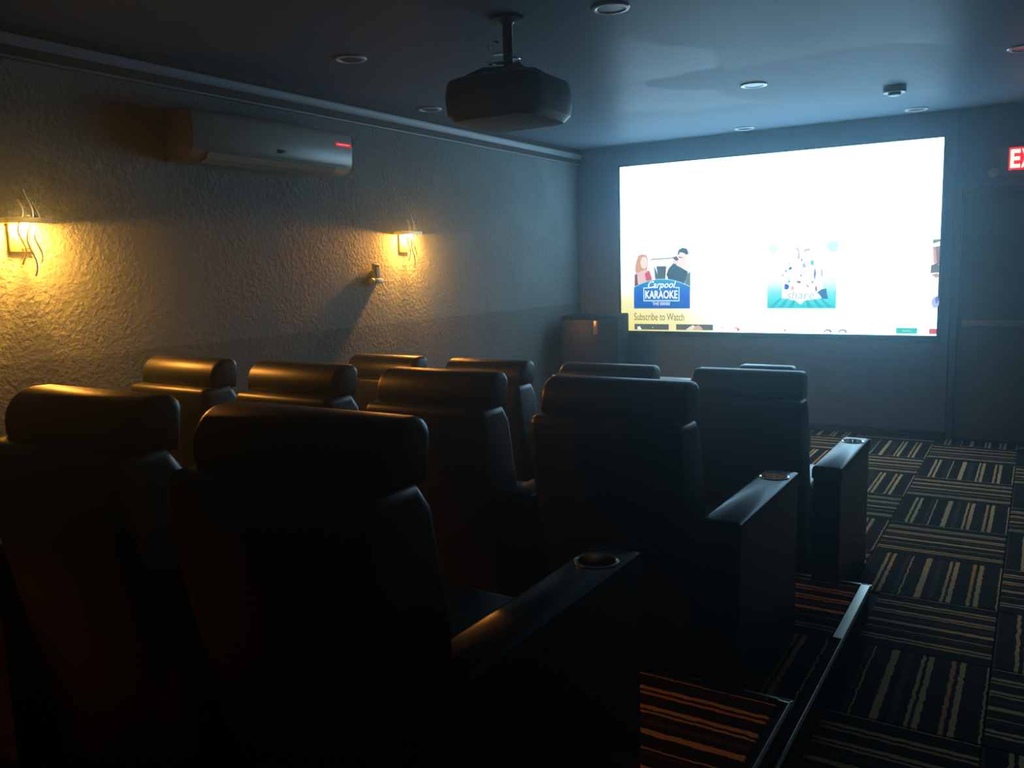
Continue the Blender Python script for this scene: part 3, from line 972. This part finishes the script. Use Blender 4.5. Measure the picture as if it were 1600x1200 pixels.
# ------------------------------------------------------------------ loudspeaker in the front corner
SPX, SPY, SPH = -3.43, 6.97, 0.985
t = thing('loudspeaker', 'big black loudspeaker standing in the corner left of the screen', 'speaker', (SPX, SPY, 0))
bm = box(new_bm(), -0.26, 0.26, -0.23, 0.23, 0, SPH, 0.012, 2)
cab = obj('cabinet', bm, M['matte_black'], t, sharp=30)
cab.location = (0, 0, 0)
g = obj('grille', box(new_bm(), -0.24, 0.24, -0.252, -0.231, 0.05, SPH - 0.03, 0.006), M['plastic'], t)
g.location = (0, 0, 0)
b = obj('badge', box(new_bm(), 0.045, 0.085, -0.258, -0.251, SPH - 0.16, SPH - 0.04, 0.002), M['gold'], t)
b.location = (0, 0, 0)
bm = new_bm()
lathe(bm, [(0.17, -0.236), (0.18, -0.254), (0.165, -0.257), (0.155, -0.254)], (0, 0, 0.36), 'y', 32)
o_ = obj('woofer_ring', bm, M['plastic'], t)
o_.location = (0, 0, 0)
t.rotation_euler.z = math.radians(12)


# ------------------------------------------------------------------ theatre recliners
def arcp(cx, cz, r, a0, a1, n=7):
    return [(cx + r * math.cos(math.radians(a0 + (a1 - a0) * i / n)), cz + r * math.sin(math.radians(a0 + (a1 - a0) * i / n))) for i in range(n + 1)]


ARM_W = 0.118


def arm_bm(xc):
    """box arm with a padded top that has a real cup hole near its front"""
    bm = new_bm()
    y0, y1, zt = -0.02, 0.64, 0.60
    hx, hy, hr = xc, 0.535, 0.041
    hw, rc = ARM_W / 2, 0.022
    N_ = 64
    outline = []
    for i in range(N_):
        a = 2 * math.pi * i / N_
        d = Vector((math.cos(a), math.sin(a)))
        # distance from the hole centre to the pad's rim
        ts = []
        if d.x > 1e-9: ts.append(hw / d.x)
        if d.x < -1e-9: ts.append(-hw / d.x)
        if d.y > 1e-9: ts.append((y1 - hy) / d.y)
        if d.y < -1e-9: ts.append((y0 - hy) / d.y)
        outline.append(d * min(ts))
    # put exact corners in
    for cxn, cyn in ((hw, y1 - hy), (-hw, y1 - hy), (-hw, y0 - hy), (hw, y0 - hy)):
        k = min(range(N_), key=lambda i: (outline[i] - Vector((cxn, cyn))).length)
        outline[k] = Vector((cxn, cyn))

    def ring(scale_in, z):
        r = []
        for p in outline:
            q = Vector((max(-hw + scale_in, min(hw - scale_in, p.x)), max(y0 - hy + scale_in, min(y1 - hy - scale_in, p.y))))
            r.append(bm.verts.new((hx + q.x, hy + q.y, z)))
        return r

    def circ(rad, z):
        return [bm.verts.new((hx + rad * p.normalized().x, hy + rad * p.normalized().y, z)) for p in outline]
    layers = [ring(0.010, 0.0), ring(0.006, 0.02), ring(0.006, zt - 0.055), ring(0.0, zt - 0.048), ring(0.0, zt - 0.016), ring(0.004, zt - 0.005), ring(0.014, zt),
              circ(hr, zt), circ(hr - 0.002, zt - 0.05), circ(hr - 0.004, zt - 0.075)]
    for A, B in zip(layers, layers[1:]):
        for i in range(N_):
            bm.faces.new((A[i], A[(i + 1) % N_], B[(i + 1) % N_], B[i]))
    bm.faces.new(layers[0])
    bm.faces.new(layers[-1])
    bmesh.ops.recalc_face_normals(bm, faces=bm.faces[:])
    return bm, (hx, hy, zt, hr)


def make_recliner(left_arm):
    t = bpy.data.objects.new('theatre_recliner', None)
    t.empty_display_size = 0.1
    col.objects.link(t)
    w = 0.246
    hw = 0.238
    # backrest: slab leaning back, its top making a ledge behind the headrest
    prof = [(0.06, 0.14), (-0.052, 0.74)] + arcp(-0.026, 0.836, 0.026, 180, 90, 4) + [(0.09, 0.863), (0.13, 0.81), (0.20, 0.45), (0.22, 0.30), (0.22, 0.14)]
    back = obj('backrest', prism(new_bm(), prof, -w, w, 'x', 0.026, 3), M['back_leather'], t, sharp=50)
    # headrest: roll with a generous rear curve
    prof = [(0.02, 0.848), (0.004, 0.866)] + arcp(0.080, 0.894, 0.076, 180, 95, 7) + [(0.100, 0.969)] + arcp(0.108, 0.935, 0.034, 80, -20, 4) + [(0.130, 0.848)]
    obj('headrest', prism(new_bm(), prof, -hw, hw, 'x', 0.022, 3), M['back_leather'], t, sharp=50)
    # seat, footrest, base
    obj('seat', prism(new_bm(), [(0.15, 0.20), (0.15, 0.46)] + arcp(0.22, 0.40, 0.06, 140, 90, 3) + arcp(0.55, 0.42, 0.05, 90, 0, 4) + [(0.60, 0.22)], -w, w, 'x', 0.02, 2), M['leather'], t, sharp=50)
    obj('footrest', box(new_bm(), -w + 0.004, w - 0.004, 0.601, 0.645, 0.07, 0.405, 0.018, 3), M['leather'], t)
    obj('base', box(new_bm(), -w + 0.02, w - 0.02, 0.05, 0.59, 0.0, 0.19, 0.004), M['plastic'], t)
    for s in ([-1, 1] if left_arm else [1]):
        bm, (hx, hy, zt, hr) = arm_bm(s * 0.35)
        a = obj('armrest', bm, M['leather'], t, sharp=35)
        ring = lathe(new_bm(), [(hr - 0.003, -0.03), (hr - 0.001, 0.001), (hr + 0.003, 0.0035), (hr + 0.0065, 0.0025), (hr + 0.007, 0.0003), (hr + 0.001, 0.0002), (hr - 0.001, -0.03)], (hx, hy, zt), n=32)
        obj('cup_ring', ring, M['steel'], a)
    return t


R_left = make_recliner(True)
R_mid = make_recliner(False)
used = set()


def place(proto, x, y, z, label, group):
    if proto.name in used:
        o = clone(proto)
    else:
        o = proto
        used.add(proto.name)
    o.location = Vector((x, y, z)) * K
    tag(o, label, 'recliner', group)
    return o


XS2, XS3, XS4 = [-3.035, -2.365, -1.695, -1.04], [-3.06, -2.395, -1.73, -1.067], [-1.77, -1.11]
# second row, on the floor
G2, G3, G4 = 'recliners in the second row', 'recliners in the third row', 'recliners in the back row'
row2 = ['second-row black recliner nearest the left wall, its headrest top lit gold',
        'second-row black recliner, headrest top lit gold only on its left half',
        'second-row black recliner in front of the speaker, thin blue rim along its top',
        'wide flat-backed black recliner at the aisle, with bright armrest and cup ring beside carpet']
for i, (x, l) in enumerate(zip(XS2, row2)):
    place(R_left if i == 0 else R_mid, x, 3.50, 0.0, l, G2)
row3 = ['third-row black recliner nearest the left wall, rounded headrest glowing orange',
        'third-row black recliner with headrest orange at left, fading to black at right',
        'third-row black recliner with dim top edge before the two gold-topped headrests',
        'third-row black recliner at the aisle, its dim blue armrest holding a dark cup ring']
for i, (x, l) in enumerate(zip(XS3, row3)):
    place(R_left if i == 0 else R_mid, x, 2.24, P1_Z, l, G3)
row4 = ['back-row recliner at left photo edge, its long top edge lit orange', 'big black back-row recliner nearest the camera, lost in the dark']
for i, (x, l) in enumerate(zip(XS4, row4)):
    place(R_left if i == 0 else R_mid, x, 1.00, P2_Z, l, G4)
# in front of everything a low sofa, seen only where its headrest and back peek over the recliners
FX0, FX1, FY = -2.66, -1.17, 4.75
sofa = thing('sofa', 'low dark front sofa whose headrest peeks over the flat-backed recliner at the aisle', 'sofa', ((FX0 + FX1) / 2, FY, 0))
obj('base', box(new_bm(), FX0 + 0.02, FX1 - 0.02, FY + 0.06, FY + 0.66, 0.0, 0.24, 0.01), M['plastic'], sofa)
for k in range(3):
    w3 = (FX1 - FX0) / 3
    xa, xb = FX0 + k * w3 + 0.003, FX0 + (k + 1) * w3 - 0.003
    prof = [(0.06, 0.14), (-0.03, 0.66)] + arcp(-0.004, 0.718, 0.026, 180, 90, 4) + [(0.09, 0.744), (0.14, 0.70), (0.20, 0.45), (0.22, 0.14)]
    obj('back_cushion', prism(new_bm(), [(FY + p, q) for p, q in prof], xa, xb, 'x', 0.022, 2), M['leather'], sofa, sharp=50)
    obj('seat_cushion', box(new_bm(), xa, xb, FY + 0.19, FY + 0.68, 0.24, 0.42, 0.03, 3), M['leather'], sofa)
prof = [(0.02, 0.73), (0.004, 0.745)] + arcp(0.060, 0.784, 0.056, 180, 95, 6) + [(0.09, 0.840)] + arcp(0.10, 0.806, 0.034, 80, -20, 4) + [(0.12, 0.73)]
obj('headrest', prism(new_bm(), [(FY + p, q) for p, q in prof], -1.45, -1.14, 'x', 0.022, 3), M['leather'], sofa, sharp=50)
